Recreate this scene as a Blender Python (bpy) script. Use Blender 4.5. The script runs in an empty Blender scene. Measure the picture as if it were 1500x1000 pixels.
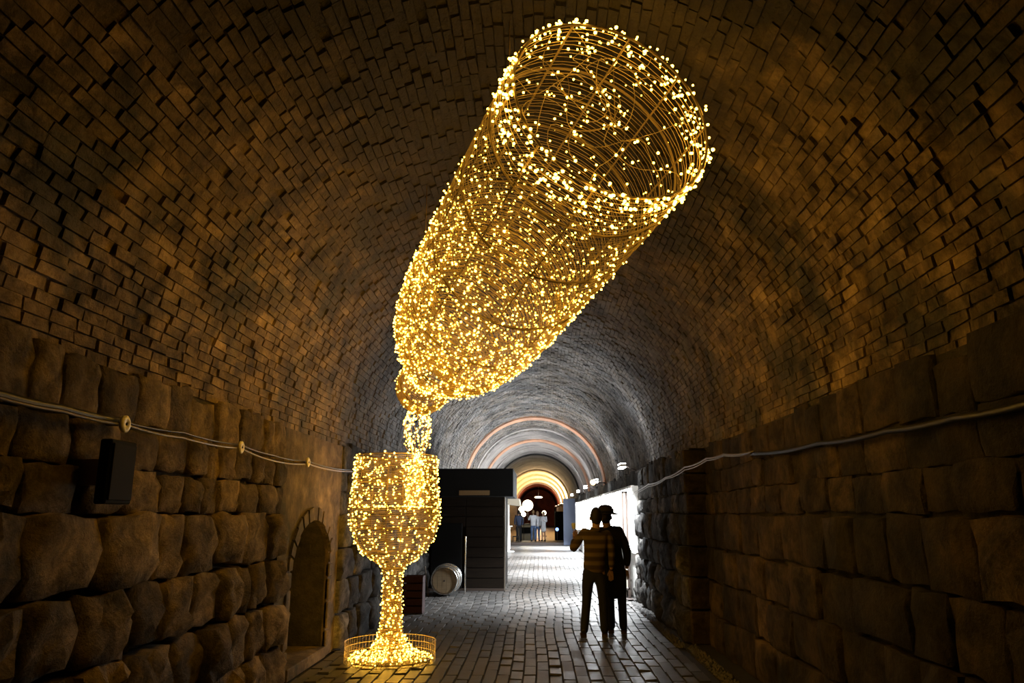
import bpy, bmesh, math, random
import numpy as np
from mathutils import Vector, Matrix, noise
random.seed(7); rng = np.random.default_rng(7)
D_ = bpy.data; SC = bpy.context.scene; COL = SC.collection
PI = math.pi

# ------------------------------------------------------------------ camera, world, exposure
F = 1083.0
TH = math.atan(252 / F); YW = math.atan(40 * math.cos(TH) / F)
CAM = np.array([0, 0, 1.62])
FW = np.array([-math.sin(YW) * math.cos(TH), math.cos(YW) * math.cos(TH), math.sin(TH)])
RT = np.array([math.cos(YW), math.sin(YW), 0.0]); UP = np.cross(RT, FW)
cd = D_.cameras.new('camera'); cd.sensor_width = 36; cd.lens = 36 * F / 1500; cd.clip_start = .05; cd.clip_end = 400
cam = D_.objects.new('camera', cd); COL.objects.link(cam)
cam.matrix_world = Matrix(((RT[0], UP[0], -FW[0], 0), (RT[1], UP[1], -FW[1], 0), (RT[2], UP[2], -FW[2], 1.62), (0, 0, 0, 1)))
SC.camera = cam
w = D_.worlds.new('world'); SC.world = w; w.use_nodes = True
w.node_tree.nodes['Background'].inputs[0].default_value = (.10, .12, .2, 1)
w.node_tree.nodes['Background'].inputs[1].default_value = .0
vs = SC.view_settings; vs.view_transform = 'Standard'; vs.look = 'None'; vs.gamma = 1; vs.use_curve_mapping = False
vs.exposure = 0.0
BULB_L = 19.0; CASE_L = 13.0; FLOOD_W = 1000.0; WARM_W = 700.0

def proj(P):
    d = np.asarray(P, float) - CAM; z = d @ FW
    return np.stack([750 + F * (d @ RT) / z, 500 - F * (d @ UP) / z, z], -1)
def ray(px, py): return FW + RT * (px - 750) / F + UP * (500 - py) / F
def on_x(px, py, X): r = ray(px, py); return CAM + r * (X / r[0])
def on_z(px, py, Z=0.): r = ray(px, py); return CAM + r * ((Z - 1.62) / r[2])
def on_y(px, py, Y): r = ray(px, py); return CAM + r * (Y / r[1])

# ------------------------------------------------------------------ materials
def mat(name, col=(.5, .5, .5), rough=.7, metal=0, emit=None, es=0, spec=.5):
    m = D_.materials.new(name); m.use_nodes = True; b = m.node_tree.nodes['Principled BSDF']
    b.inputs['Base Color'].default_value = (*col, 1); b.inputs['Roughness'].default_value = rough
    b.inputs['Metallic'].default_value = metal; b.inputs['Specular IOR Level'].default_value = spec
    if emit: b.inputs['Emission Color'].default_value = (*emit, 1); b.inputs['Emission Strength'].default_value = es
    return m
def nodes(m): return m.node_tree.nodes, m.node_tree.links, m.node_tree.nodes['Principled BSDF']
def noise_node(N, L, vec, scale, detail=4, rough=.6, dist=0):
    n = N.new('ShaderNodeTexNoise'); n.inputs['Scale'].default_value = scale; n.inputs['Detail'].default_value = detail
    n.inputs['Roughness'].default_value = rough; n.inputs['Distortion'].default_value = dist; L.new(vec, n.inputs['Vector']); return n
def ramp(N, L, fac, stops):
    r = N.new('ShaderNodeValToRGB'); e = r.color_ramp.elements
    while len(e) < len(stops): e.new(.5)
    for k, (p, c) in enumerate(stops): e[k].position = p; e[k].color = (*c, 1)
    L.new(fac, r.inputs[0]); return r
def mixc(N, L, a, b, fac, mode='MIX'):
    m = N.new('ShaderNodeMix'); m.data_type = 'RGBA'; m.blend_type = mode
    if isinstance(fac, (int, float)): m.inputs[0].default_value = fac
    else: L.new(fac, m.inputs[0])
    for s, v in ((m.inputs[6], a), (m.inputs[7], b)):
        if isinstance(v, tuple): s.default_value = (*v, 1)
        else: L.new(v, s)
    return m.outputs[2]

def masonry(name, base, dark, soot_col, tint_amt=.55, sc=1.0, bump=.5, soot=(.46, .62), rough=.85, crown=0, fine=0):
    """old masonry: per-piece tint attribute, mottling, soot stains of their own shape; crown adds painted shade overhead"""
    m = mat(name, base, rough, spec=.25); N, L, B = nodes(m)
    g = N.new('ShaderNodeNewGeometry'); pos = g.outputs['Position']
    at = N.new('ShaderNodeAttribute'); at.attribute_name = 'tint'
    n1 = noise_node(N, L, pos, 5 * sc, 6, .65)
    c1 = ramp(N, L, n1.outputs[0], [(.3, dark), (.7, base)])
    tr = ramp(N, L, at.outputs['Fac'], [(0, (.3, .28, .26)), (.5, (.8, .78, .74)), (1, (1.5, 1.45, 1.35))])
    c2 = mixc(N, L, c1.outputs[0], tr.outputs[0], tint_amt, 'MULTIPLY')
    n2 = noise_node(N, L, pos, .75, 7, .68, .6)
    s2 = ramp(N, L, n2.outputs[0], [(soot[0], (0, 0, 0)), (soot[1], (1, 1, 1))])
    c3 = mixc(N, L, c2, soot_col, s2.outputs[0])
    if fine:
        n5 = noise_node(N, L, pos, 3.2, 8, .75, .4); f5 = ramp(N, L, n5.outputs[0], [(.38, (.22, .21, .20)), (.62, (1.35, 1.30, 1.22))])
        c3 = mixc(N, L, c3, f5.outputs[0], fine, 'MULTIPLY')
    if crown:  # shade painted into the near vault top, fading out farther along
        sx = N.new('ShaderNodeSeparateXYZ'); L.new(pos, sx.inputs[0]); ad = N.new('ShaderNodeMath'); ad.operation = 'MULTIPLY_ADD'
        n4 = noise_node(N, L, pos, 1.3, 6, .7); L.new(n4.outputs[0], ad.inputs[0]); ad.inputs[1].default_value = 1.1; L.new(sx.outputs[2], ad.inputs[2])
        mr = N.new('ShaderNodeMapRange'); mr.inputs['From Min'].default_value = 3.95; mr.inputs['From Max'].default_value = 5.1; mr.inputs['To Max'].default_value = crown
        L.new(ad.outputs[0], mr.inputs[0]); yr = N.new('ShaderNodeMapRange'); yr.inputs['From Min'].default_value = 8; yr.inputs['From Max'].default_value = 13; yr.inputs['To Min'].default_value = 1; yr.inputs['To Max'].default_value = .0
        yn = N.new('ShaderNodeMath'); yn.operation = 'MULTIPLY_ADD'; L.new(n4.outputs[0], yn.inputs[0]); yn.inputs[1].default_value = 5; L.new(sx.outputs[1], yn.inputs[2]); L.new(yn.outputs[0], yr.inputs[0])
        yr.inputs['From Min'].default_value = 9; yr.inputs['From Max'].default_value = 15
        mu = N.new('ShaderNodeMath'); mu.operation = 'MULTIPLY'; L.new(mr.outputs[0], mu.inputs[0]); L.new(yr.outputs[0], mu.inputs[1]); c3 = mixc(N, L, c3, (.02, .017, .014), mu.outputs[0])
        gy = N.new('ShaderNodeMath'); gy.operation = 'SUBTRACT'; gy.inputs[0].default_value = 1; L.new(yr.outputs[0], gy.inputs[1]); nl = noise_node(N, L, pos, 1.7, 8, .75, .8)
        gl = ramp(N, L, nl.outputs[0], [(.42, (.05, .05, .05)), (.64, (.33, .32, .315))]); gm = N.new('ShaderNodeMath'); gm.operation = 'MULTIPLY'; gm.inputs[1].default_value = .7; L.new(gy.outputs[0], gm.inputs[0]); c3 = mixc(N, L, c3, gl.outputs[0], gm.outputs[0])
    L.new(c3, B.inputs['Base Color'])
    n3 = noise_node(N, L, pos, 22 * sc, 6, .7)
    bp = N.new('ShaderNodeBump'); bp.inputs['Strength'].default_value = bump; bp.inputs['Distance'].default_value = .02
    L.new(n3.outputs[0], bp.inputs['Height']); L.new(bp.outputs[0], B.inputs['Normal'])
    return m

M = {}
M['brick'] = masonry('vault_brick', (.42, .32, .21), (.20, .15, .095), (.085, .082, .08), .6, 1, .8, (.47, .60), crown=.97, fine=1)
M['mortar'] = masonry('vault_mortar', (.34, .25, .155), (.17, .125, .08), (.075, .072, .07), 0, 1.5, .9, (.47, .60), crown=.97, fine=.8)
M['farvault'] = masonry('far_vault_brick', (.46, .42, .39), (.30, .275, .26), (.17, .16, .155), 0, .5, .5, (.45, .66))
M['stone'] = masonry('rough_stone', (.34, .265, .17), (.09, .07, .048), (.045, .04, .036), .8, 1.6, 1.0, (.48, .66), fine=.8)
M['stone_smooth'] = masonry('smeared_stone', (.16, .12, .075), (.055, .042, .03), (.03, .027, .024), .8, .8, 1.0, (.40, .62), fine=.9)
M['joint'] = masonry('stone_joint', (.10, .085, .065), (.04, .035, .03), (.03, .03, .03), 0, 2, .8)
M['stone_dark'] = masonry('sooty_stone', (.26, .255, .25), (.05, .048, .046), (.022, .022, .022), .8, 1.6, 1.0, (.44, .62), fine=.8)
M['render'] = masonry('old_render', (.24, .185, .12), (.11, .085, .06), (.06, .055, .05), 0, 1, .6, fine=.7)
M['paver'] = mat('paver', (.14, .14, .145), .36); N, L, B = nodes(M['paver'])
g = N.new('ShaderNodeNewGeometry'); at = N.new('ShaderNodeAttribute'); at.attribute_name = 'tint'
n1 = noise_node(N, L, g.outputs['Position'], 6, 5); c1 = ramp(N, L, n1.outputs[0], [(.3, (.055, .055, .055)), (.75, (.15, .143, .135))])
tr = ramp(N, L, at.outputs['Fac'], [(0, (.55, .55, .55)), (1, (1.4, 1.35, 1.3))])
L.new(mixc(N, L, c1.outputs[0], tr.outputs[0], .8, 'MULTIPLY'), B.inputs['Base Color'])
r1 = ramp(N, L, n1.outputs[0], [(.3, (.28,) * 3), (.7, (.5,) * 3)]); L.new(r1.outputs[0], B.inputs['Roughness'])
n3 = noise_node(N, L, g.outputs['Position'], 60, 4); bp = N.new('ShaderNodeBump'); bp.inputs['Strength'].default_value = .35; bp.inputs['Distance'].default_value = .006
L.new(n3.outputs[0], bp.inputs['Height']); L.new(bp.outputs[0], B.inputs['Normal'])
M['grout'] = mat('grout', (.035, .034, .032), .8)
M['gravel'] = mat('gravel', (.09, .085, .08), .7); M['dirt'] = mat('dirt', (.03, .027, .024), .95)
M['bulb'] = mat('bulb_glow', (.9, .6, .2), .4, emit=(1, .525, .055), es=BULB_L)
M['wire'] = mat('string_wire', (.60, .46, .24), .45)
M['frame'] = mat('frame_steel', (.30, .22, .12), .5)
M['guard'] = mat('guard_wire', (.75, .62, .42), .5, .2)
M['black'] = mat('black_plastic', (.003, .003, .003), .8, spec=.15)
M['blackcable'] = mat('black_cable', (.02, .018, .015), .4)
M['greycable'] = mat('grey_cable', (.15, .125, .10), .35)
M['porcelain'] = mat('porcelain', (.85, .78, .6), .4)
def wood(name, a, b, sc=3, rough=.6, axis=(1, 12, 12)):
    m = mat(name, a, rough); N, L, B = nodes(m); tc = N.new('ShaderNodeNewGeometry'); mp = N.new('ShaderNodeMapping')
    mp.inputs['Scale'].default_value = axis; L.new(tc.outputs['Position'], mp.inputs['Vector'])
    n = noise_node(N, L, mp.outputs[0], sc, 5); L.new(ramp(N, L, n.outputs[0], [(.3, a), (.7, b)]).outputs[0], B.inputs['Base Color']); return m
M['booth'] = wood('booth_wood', (.008, .0055, .004), (.016, .011, .007), rough=.9); M['booth'].node_tree.nodes['Principled BSDF'].inputs['Specular IOR Level'].default_value = .1
M['fascia'] = mat('fascia_black', (.004, .004, .004), .8, spec=.2)
M['tanstrip'] = mat('tan_strip', (.22, .14, .06), .6)
M['oak'] = wood('barrel_oak', (.05, .033, .018), (.09, .06, .033), 4)
M['barrelhead'] = wood('barrel_head_oak', (.16, .115, .06), (.22, .16, .09), 4)
M['steel'] = mat('galvanised_hoop', (.62, .64, .63), .22, .9)
M['whitepaint'] = mat('white_paint', (.75, .74, .70), .5)
M['greypaint'] = mat('slate_paint', (.13, .16, .24), .6)
M['darkframe'] = mat('dark_frame', (.05, .035, .028), .5)
M['case'] = mat('case_panel', (.9, .9, .9), .5, emit=(.92, .97, 1), es=CASE_L)
M['led'] = mat('led_lens', (.9, .9, .9), .5, emit=(.93, .97, 1), es=30)
M['warmlens'] = mat('warm_lens', (.9, .7, .3), .5, emit=(1, .70, .25), es=14)
M['globe'] = mat('warm_globe', (.9, .85, .7), .5, emit=(1, .88, .58), es=8)
M['bluelens'] = mat('blue_lens', (.2, .3, .9), .5, emit=(.25, .42, 1), es=2.5)
M['warmring'] = masonry('warm_lit_ring_brick', (.62, .33, .20), (.45, .25, .16), (.3, .18, .13), 0, 1, .3)  # orange of the warm lamp light put into the ring brick colour
M['darkring'] = masonry('sooty_ring', (.05, .05, .055), (.03, .03, .03), (.02, .02, .02), 0, 1, .3)
M['warmvault'] = masonry('limewashed_vault', (.78, .62, .42), (.6, .45, .28), (.5, .36, .2), 0, .5, .3)
M['redwall'] = masonry('red_end_wall', (.28, .07, .035), (.15, .04, .02), (.08, .03, .02), 0, .5, .3)
M['drab'] = mat('drab_awning', (.42, .38, .30), .8)
M['skin'] = mat('skin', (.45, .27, .18), .6); M['hair'] = mat('hair', (.018, .012, .009), .6)
M['jeans'] = mat('dark_jeans', (.018, .02, .03), .9); M['boot'] = mat('brown_boot', (.07, .045, .025), .6)
M['coat'] = mat('black_coat', (.010, .009, .008), .85); M['felt'] = mat('felt', (.02, .015, .012), .9)
M['stripe'] = mat('striped_knit', (.2, .15, .05), .9); N, L, B = nodes(M['stripe'])
g = N.new('ShaderNodeNewGeometry'); sx = N.new('ShaderNodeSeparateXYZ'); L.new(g.outputs['Position'], sx.inputs[0])
mm = N.new('ShaderNodeMath'); mm.operation = 'MULTIPLY'; mm.inputs[1].default_value = 9.0; L.new(sx.outputs[2], mm.inputs[0])
fr = N.new('ShaderNodeMath'); fr.operation = 'FRACT'; L.new(mm.outputs[0], fr.inputs[0])
L.new(ramp(N, L, fr.outputs[0], [(0, (.05, .032, .014)), (.38, (.05, .035, .016)), (.55, (.15, .11, .05)), (.85, (.14, .10, .045)), (1, (.05, .03, .012))]).outputs[0], B.inputs['Base Color'])

# ------------------------------------------------------------------ object helpers
def link(name, me, m=None, parent=None, kind=None):
    o = D_.objects.new(name, me); COL.objects.link(o)
    if m is not None and me is not None and not me.materials: me.materials.append(m)
    if parent is not None: o.parent = parent
    if kind: o['kind'] = kind
    return o
def thing(name, label, cat, loc=(0, 0, 0), group=None):
    o = D_.objects.new(name, None); COL.objects.link(o); o.location = loc; o.empty_display_size = .1
    return tag(o, label, cat, group)
def tag(o, label, cat, group=None):
    o['label'] = label; o['category'] = cat
    if group: o['group'] = group
    return o
class MB:
    """collects geometry for one mesh, in world coordinates; build() makes it local to the parent"""
    def __init__(s): s.v = []; s.f = []; s.sm = []
    def add(s, vs, fs, smooth=False):
        k = len(s.v); s.v += [tuple(map(float, p)) for p in vs]; s.f += [tuple(i + k for i in f) for f in fs]; s.sm += [smooth] * len(fs); return s
    def box(s, x0, x1, y0, y1, z0, z1, bev=0):
        b = bmesh.new(); bmesh.ops.create_cube(b, size=1)
        for v in b.verts: v.co = Vector(((x0 + x1) / 2 + v.co.x * (x1 - x0), (y0 + y1) / 2 + v.co.y * (y1 - y0), (z0 + z1) / 2 + v.co.z * (z1 - z0)))
        if bev: bmesh.ops.bevel(b, geom=b.edges[:], offset=bev, segments=1, affect='EDGES')
        s.add([v.co[:] for v in b.verts], [[v.index for v in f.verts] for f in (b.verts.index_update() or b.faces)]); b.free(); return s
    def tube(s, pts, r, n=6, cap=True, smooth=True):
        pts = [Vector(p) for p in pts]; R = r if isinstance(r, (list, tuple)) else [r] * len(pts)
        vs = []; fs = []; ref = None
        for i, p in enumerate(pts):
            t = (pts[min(i + 1, len(pts) - 1)] - pts[max(i - 1, 0)]).normalized()
            if ref is None: ref = Vector((0, 0, 1)) if abs(t.z) < .9 else Vector((1, 0, 0))
            u = t.cross(ref).normalized(); v = t.cross(u); ref = -v if False else ref
            for k in range(n): a = 2 * PI * k / n; vs.append(p + R[i] * (math.cos(a) * u + math.sin(a) * v))
        for i in range(len(pts) - 1):
            for k in range(n): a = i * n + k; b = i * n + (k + 1) % n; fs.append((a, b, b + n, a + n))
        if cap: fs.append(tuple(range(n))[::-1]); fs.append(tuple(range((len(pts) - 1) * n, len(pts) * n)))
        return s.add(vs, fs, smooth)
    def ringtube(s, c, u, v, R, r, seg=48, n=4):
        c, u, v = Vector(c), Vector(u), Vector(v); ax = u.cross(v); vs = []; fs = []
        for i in range(seg):
            a = 2 * PI * i / seg; d = math.cos(a) * u + math.sin(a) * v
            for k in range(n): b = 2 * PI * k / n; vs.append(c + d * (R + r * math.cos(b)) + ax * (r * math.sin(b)))
        for i in range(seg):
            for k in range(n): fs.append((i * n + k, i * n + (k + 1) % n, ((i + 1) % seg) * n + (k + 1) % n, ((i + 1) % seg) * n + k))
        return s.add(vs, fs, True)
    def lathe(s, c, ax, prof, seg=24, smooth=True, cap=True):
        """prof: (distance along ax, radius)"""
        c, ax = Vector(c), Vector(ax).normalized(); u = ax.orthogonal().normalized(); v = ax.cross(u); vs = []; fs = []
        for h, r in prof:
            for k in range(seg): a = 2 * PI * k / seg; vs.append(c + ax * h + (math.cos(a) * u + math.sin(a) * v) * max(r, 1e-4))
        for i in range(len(prof) - 1):
            for k in range(seg): a = i * seg + k; b = i * seg + (k + 1) % seg; fs.append((a, b, b + seg, a + seg))
        if cap: fs.append(tuple(range(seg))[::-1]); fs.append(tuple(range((len(prof) - 1) * seg, len(prof) * seg)))
        return s.add(vs, fs, smooth)
    def build(s, name, m, parent=None, kind=None, weld=False):
        me = D_.meshes.new(name); off = Vector((0, 0, 0))
        if parent is not None:
            q = parent
            while q is not None: off += q.location; q = q.parent
        me.from_pydata([(x - off.x, y - off.y, z - off.z) for x, y, z in s.v], [], s.f)
        me.polygons.foreach_set('use_smooth', s.sm); me.update()
        return link(name, me, m, parent, kind)

def set_tint(me, t):
    a = me.attributes.new('tint', 'FLOAT', 'POINT')
    a.data.foreach_set('value', np.broadcast_to(np.asarray(t, dtype=np.float32), (len(me.vertices),)).copy())

# unit pieces: face plane (u,v) in [-.5,.5], w = outward depth (0 back .. 1 face)
def unit_piece(nu, nv, rough, inset, seed, back=0.0):
    r = np.random.default_rng(seed); vs = []; fs = []
    for j in range(nv + 1):
        for i in range(nu + 1):
            u = i / nu - .5; v = j / nv - .5
            edge = (i in (0, nu)) + (j in (0, nv))
            uu = u * (1 - inset) + r.uniform(-1, 1) * rough * .08; vv = v * (1 - inset) + r.uniform(-1, 1) * rough * .08
            vs.append((uu, vv, 1 - (.20 * rough * edge) + r.uniform(-1, .6) * rough * (.42 if edge == 0 else .26)))
    n = (nu + 1)
    for j in range(nv):
        for i in range(nu): a = j * n + i; fs.append((a, a + 1, a + n + 1, a + n))
    loop = [i for i in range(nu + 1)] + [j * n + nu for j in range(1, nv + 1)] + [nv * n + i for i in range(nu - 1, -1, -1)] + [j * n for j in range(nv - 1, 0, -1)]
    k = len(vs)
    for q in loop: vs.append((vs[q][0] * 1.02, vs[q][1] * 1.02, back))
    for q in range(len(loop)): q2 = (q + 1) % len(loop); fs.append((loop[q2], loop[q], k + q, k + q2))
    return np.array(vs), fs
def lay(parent, name, plural, mats, variants, T, tints, choose=None, limit=300, force=()):
    """T: list of 4x4 arrays placing a unit piece; the limit pieces that show largest become parts, the rest one part"""
    T = np.array(T); n = len(T); c = T[:, :3, 3]
    P = proj(c); d = np.maximum(P[:, 2], .3)
    su = np.linalg.norm(T[:, :3, 0], axis=1); sv = np.linalg.norm(T[:, :3, 1], axis=1)
    nrm = T[:, :3, 2] / np.linalg.norm(T[:, :3, 2], axis=1)[:, None]; vd = (CAM - c); vd /= np.linalg.norm(vd, axis=1)[:, None]
    area = su * sv / d ** 2 * np.abs((nrm * vd).sum(1))
    vis = (P[:, 2] > .2) & (P[:, 0] > -15) & (P[:, 0] < 1515) & (P[:, 1] > -15) & (P[:, 1] < 1015)
    order = np.argsort(-(area * vis)); pick = set(order[:limit].tolist()) if n > limit else set(range(n))
    pick = {i for i in pick if vis[i]}
    cache = {}; nv = len(variants); TB = 7
    vi = rng.integers(0, nv, n); k = 0; V = []; Fc = []; TT = []; base = 0
    for i in range(n):
        vv, ff = variants[vi[i]]; tb = int(np.clip(tints[i], 0, .999) * TB)
        if i in pick:
            key = (vi[i], tb)
            if key not in cache:
                me = D_.meshes.new(name); me.from_pydata(vv.tolist(), [], ff); me.materials.append(mats); set_tint(me, (tb + .5) / TB)
                if len(vv) > 20: me.polygons.foreach_set('use_smooth', [True] * len(me.polygons))
                cache[key] = me
            o = D_.objects.new(name, cache[key]); COL.objects.link(o); o.parent = parent; o.matrix_world = Matrix(T[i].tolist())
        else:
            V.append(vv @ T[i][:3, :3].T + T[i][:3, 3]); Fc += [tuple(q + base for q in f) for f in ff]; base += len(vv)
            TT.append(np.full(len(vv), (tb + .5) / TB))
    if V:
        V = np.concatenate(V); me = D_.meshes.new(plural); me.from_pydata(V.tolist(), [], Fc); set_tint(me, np.concatenate(TT)); me.materials.append(mats)
        o = D_.objects.new(plural, me); COL.objects.link(o); o.parent = parent; o['kind'] = 'stuff'

# ------------------------------------------------------------------ the setting
CX = -.15; R0 = 2.40; ZS = 2.46; Y0, Y1 = -7.0, 104.0
XL = -2.52; XR_N = 2.19; XR_F = 1.96; YSTEP = 10.05; NY0, NY1 = 7.72, 9.1   # wall faces, refuge opening
def struct(o): o['kind'] = 'structure'; return o
def plane_grid(mb, x0, x1, y0, y1, z): mb.add([(x0, y0, z), (x1, y0, z), (x1, y1, z), (x0, y1, z)], [(0, 1, 2, 3)])
m = MB(); m.box(-3.9, 2.9, Y0, Y1, -.25, -.02)
floor = struct(m.build('floor', M['grout']))
m = MB(); m.box(-3.2, 2.9, 30.0, Y1, -.02, -.002)
fo = m.build('far_paving', M['paver'], floor)
# vault shell
def shell(y0, y1, r, th=.25, seg=48, ny=1):
    vs = []; fs = []
    for j, y in enumerate((y0, y1)):
        for rr in (r, r + th):
            for k in range(seg + 1): a = PI * k / seg; vs.append((CX - rr * math.cos(a), y, ZS + rr * math.sin(a)))
    n = seg + 1
    for k in range(seg):
        fs.append((k, k + 1, 2 * n + k + 1, 2 * n + k)[::-1]); fs.append((n + k, n + k + 1, 3 * n + k + 1, 3 * n + k))
        fs.append((k, k + 1, n + k + 1, n + k)); fs.append((2 * n + k, 2 * n + k + 1, 3 * n + k + 1, 3 * n + k)[::-1])
    return vs, fs
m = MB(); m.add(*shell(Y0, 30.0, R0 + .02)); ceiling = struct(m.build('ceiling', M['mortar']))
for (a, b, rr, mt) in ((30.0, 56.0, R0 - .01, M['farvault']), (56.0, 84.0, R0 - .02, M['warmvault']), (84.0, Y1, R0 - .02, M['redwall'])):
    m = MB(); m.add(*shell(a, b, rr), True); m.build('far_vault', mt, ceiling)
# vault bricks
bv = [unit_piece(1, 1, .55, .07, 100 + i) for i in range(10)]
T = []; tn = []
NC = 108; pitch = PI * R0 / NC
for k in range(NC):
    a = PI * (k + .5) / NC; n_in = np.array([math.cos(a), 0, -math.sin(a)]); tang = np.array([math.sin(a), 0, math.cos(a)])
    y = 1.7 + (k % 2) * .12 + random.uniform(-.03, .03); run = random.uniform(-.25, .25)
    while y < 30:
        Lb = .235 * random.uniform(.86, 1.1)
        if random.random() < .10: Lb *= .5
        yc = y + Lb / 2; nz = noise.noise((yc * .5, a * 1.6, 3))
        prot = .028 + random.gauss(0, .0075) + .008 * nz
        smear = noise.noise((yc * .55 + 9, a * 1.9, 8)) + .35 * noise.noise((yc * 3, a * 6, 1)) + (.22 if a > 1.9 and yc < 12 else -.08)
        if smear > .22: prot = .012 + random.gauss(0, .006)
        if random.random() < .008 and yc < 12: y += Lb; continue       # a brick fallen out
        ang = random.gauss(0, .026)
        ce = np.array([CX - (R0 + .02) * math.cos(a), yc, ZS + (R0 + .02) * math.sin(a)])
        A = np.eye(4); yv = np.array([0, 1, 0]) * math.cos(ang) + tang * math.sin(ang); tv = tang * math.cos(ang) - np.array([0, 1, 0]) * math.sin(ang)
        A[:3, 0] = yv * Lb; A[:3, 1] = -tv * (pitch * random.uniform(.9, 1.0)); A[:3, 2] = n_in * prot; A[:3, 3] = ce
        T.append(A); tn.append(.47 + run * .6 + random.gauss(0, .24)); y += Lb
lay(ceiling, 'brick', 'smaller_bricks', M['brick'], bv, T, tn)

# stone walls
COURSES = [0, .42, .82, 1.20, 1.62, 1.88, 2.14, 2.46]
sv = [unit_piece(4, 4, .75, .045, 200 + i) for i in range(16)]
sm_ = [unit_piece(3, 3, .6, .03, 300 + i) for i in range(10)]
def stones(side, y0, y1, xface, depth, batter, lens, drop=0, holes=()):
    T = []; tn = []
    for ci in range(len(COURSES) - 1):
        z0, z1 = COURSES[ci], COURSES[ci + 1]; y = y0
        low = ci < 4
        while y < y1 - .02:
            Ls = random.uniform(*lens) * (1 if low else .75); Ls = min(Ls, y1 - y)
            if y1 - y - Ls < .18: Ls = y1 - y
            yc = y + Ls / 2; zc = (z0 + z1) / 2 + random.gauss(0, .008)
            dep = depth * random.uniform(.55, 1.35) * (1 if low else .6)
            bx = batter * (1 - zc / ZS)
            A = np.eye(4); s = 1 if side == 'l' else -1
            A[:3, 0] = (0, Ls * .985 * (1 if s > 0 else -1), 0); A[:3, 1] = (0, random.gauss(0, .01) * .3, (z1 - z0) * random.uniform(.93, 1.0))
            A[:3, 2] = (s * (dep + bx), 0, 0); A[:3, 3] = (xface, yc, zc)
            if ci == 6: dz = random.uniform(-.03, .07); A[2, 3] += dz / 2; A[2, 1] += dz
            T.append(A); tn.append(.42 + random.gauss(0, .30)); y += Ls
    return T, tn
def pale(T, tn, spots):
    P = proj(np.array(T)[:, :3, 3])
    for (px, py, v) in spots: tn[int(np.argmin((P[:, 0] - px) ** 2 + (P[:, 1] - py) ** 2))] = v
m = MB(); m.box(-3.15, XL - .04, Y0, NY0, 0, ZS + .02); m.box(-3.15, XL - .04, NY1, Y1, 0, ZS + .02)
NZ = 1.05; NR = (NY1 - NY0) / 2; ymid = (NY0 + NY1) / 2                       # refuge: jambs to NZ then a low arch
def archz(y): return NZ + .50 * math.sqrt(max(0, 1 - ((y - ymid) / NR) ** 2))
ns = 20; ys = [NY0 + (NY1 - NY0) * i / ns for i in range(ns + 1)]
for i in range(ns):
    a, b = ys[i], ys[i + 1]; x = XL - .04; za, zb = archz(a), archz(b); xb = -3.75
    m.add([(x, a, za), (x, b, zb), (x, b, ZS + .02), (x, a, ZS + .02)], [(0, 1, 2, 3)])
    m.add([(x, a, za), (x, b, zb), (xb, b, zb), (xb, a, za)], [(3, 2, 1, 0)])
m.box(-3.8, -3.72, NY0 - .1, NY1 + .1, 0, 1.8); m.box(-3.75, -3.1, NY0 - .1, NY0, 0, 1.7); m.box(-3.75, -3.1, NY1, NY1 + .1, 0, 1.7)
wall_l = struct(m.build('wall_left', M['joint']))
T, tn = stones('l', 1.6, 7.30, XL - .04, .085, .16, (.28, .66))
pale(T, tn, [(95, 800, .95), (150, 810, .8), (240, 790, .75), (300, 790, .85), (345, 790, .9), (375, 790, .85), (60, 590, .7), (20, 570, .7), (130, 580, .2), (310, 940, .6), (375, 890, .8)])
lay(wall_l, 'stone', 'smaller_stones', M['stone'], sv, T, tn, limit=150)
T, tn = stones('l', 9.5, 30, XL - .04, .09, .08, (.34, .7))
lay(wall_l, 'stone', 'farther_stones', M['stone_dark'], sv, T, tn, limit=110)
# rendered piers either side of the refuge and blocks over it
m = MB(); m.box(XL - .04, XL + .00, 7.30, NY0, 0, ZS); m.box(XL - .04, XL + .00, NY1, 9.5, 0, ZS)
for i in range(ns):
    a, b = ys[i], ys[i + 1]; x = XL + .0; za, zb = archz(a), archz(b)
    m.add([(x, a, za), (x, b, zb), (x, b, ZS), (x, a, ZS), (x - .05, a, za), (x - .05, b, zb)], [(0, 1, 2, 3), (5, 1, 0, 4)])
m.build('refuge_render', M['render'], wall_l)
# arch stones round the refuge
for i in range(13):
    a0 = PI * i / 13 + .02; a1 = PI * (i + 1) / 13 - .02; vs = []
    for aa in (a0, a1):
        for k in (1.0, 1.16):
            for xx in (XL - .02, XL + .022 + .006 * (i % 3)): vs.append((xx, ymid - NR * k * math.cos(aa), NZ + (.5 + (k - 1) * .9) * math.sin(aa)))
    mb = MB(); mb.add(vs, [(0, 1, 3, 2), (4, 6, 7, 5), (0, 4, 5, 1), (2, 3, 7, 6), (1, 5, 7, 3), (0, 2, 6, 4)]); mb.build('arch_stone', M['render'], wall_l)
for (za, zb) in ((.0, .3), (.3, .62), (.62, .88), (.88, 1.05)):
    for s, yy in ((-1, NY0), (1, NY1)):
        mb = MB(); mb.box(XL - .03, XL + .02, yy - (.14 if s < 0 else 0), yy + (.14 if s > 0 else 0), za + .01, zb - .01, .01); mb.build('jamb_stone', M['render'], wall_l)
mb = MB(); mb.box(-3.1, XL + .03, NY0 + .01, NY1 - .01, 0, .12, .01); mb.build('refuge_sill', M['render'], wall_l)

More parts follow.
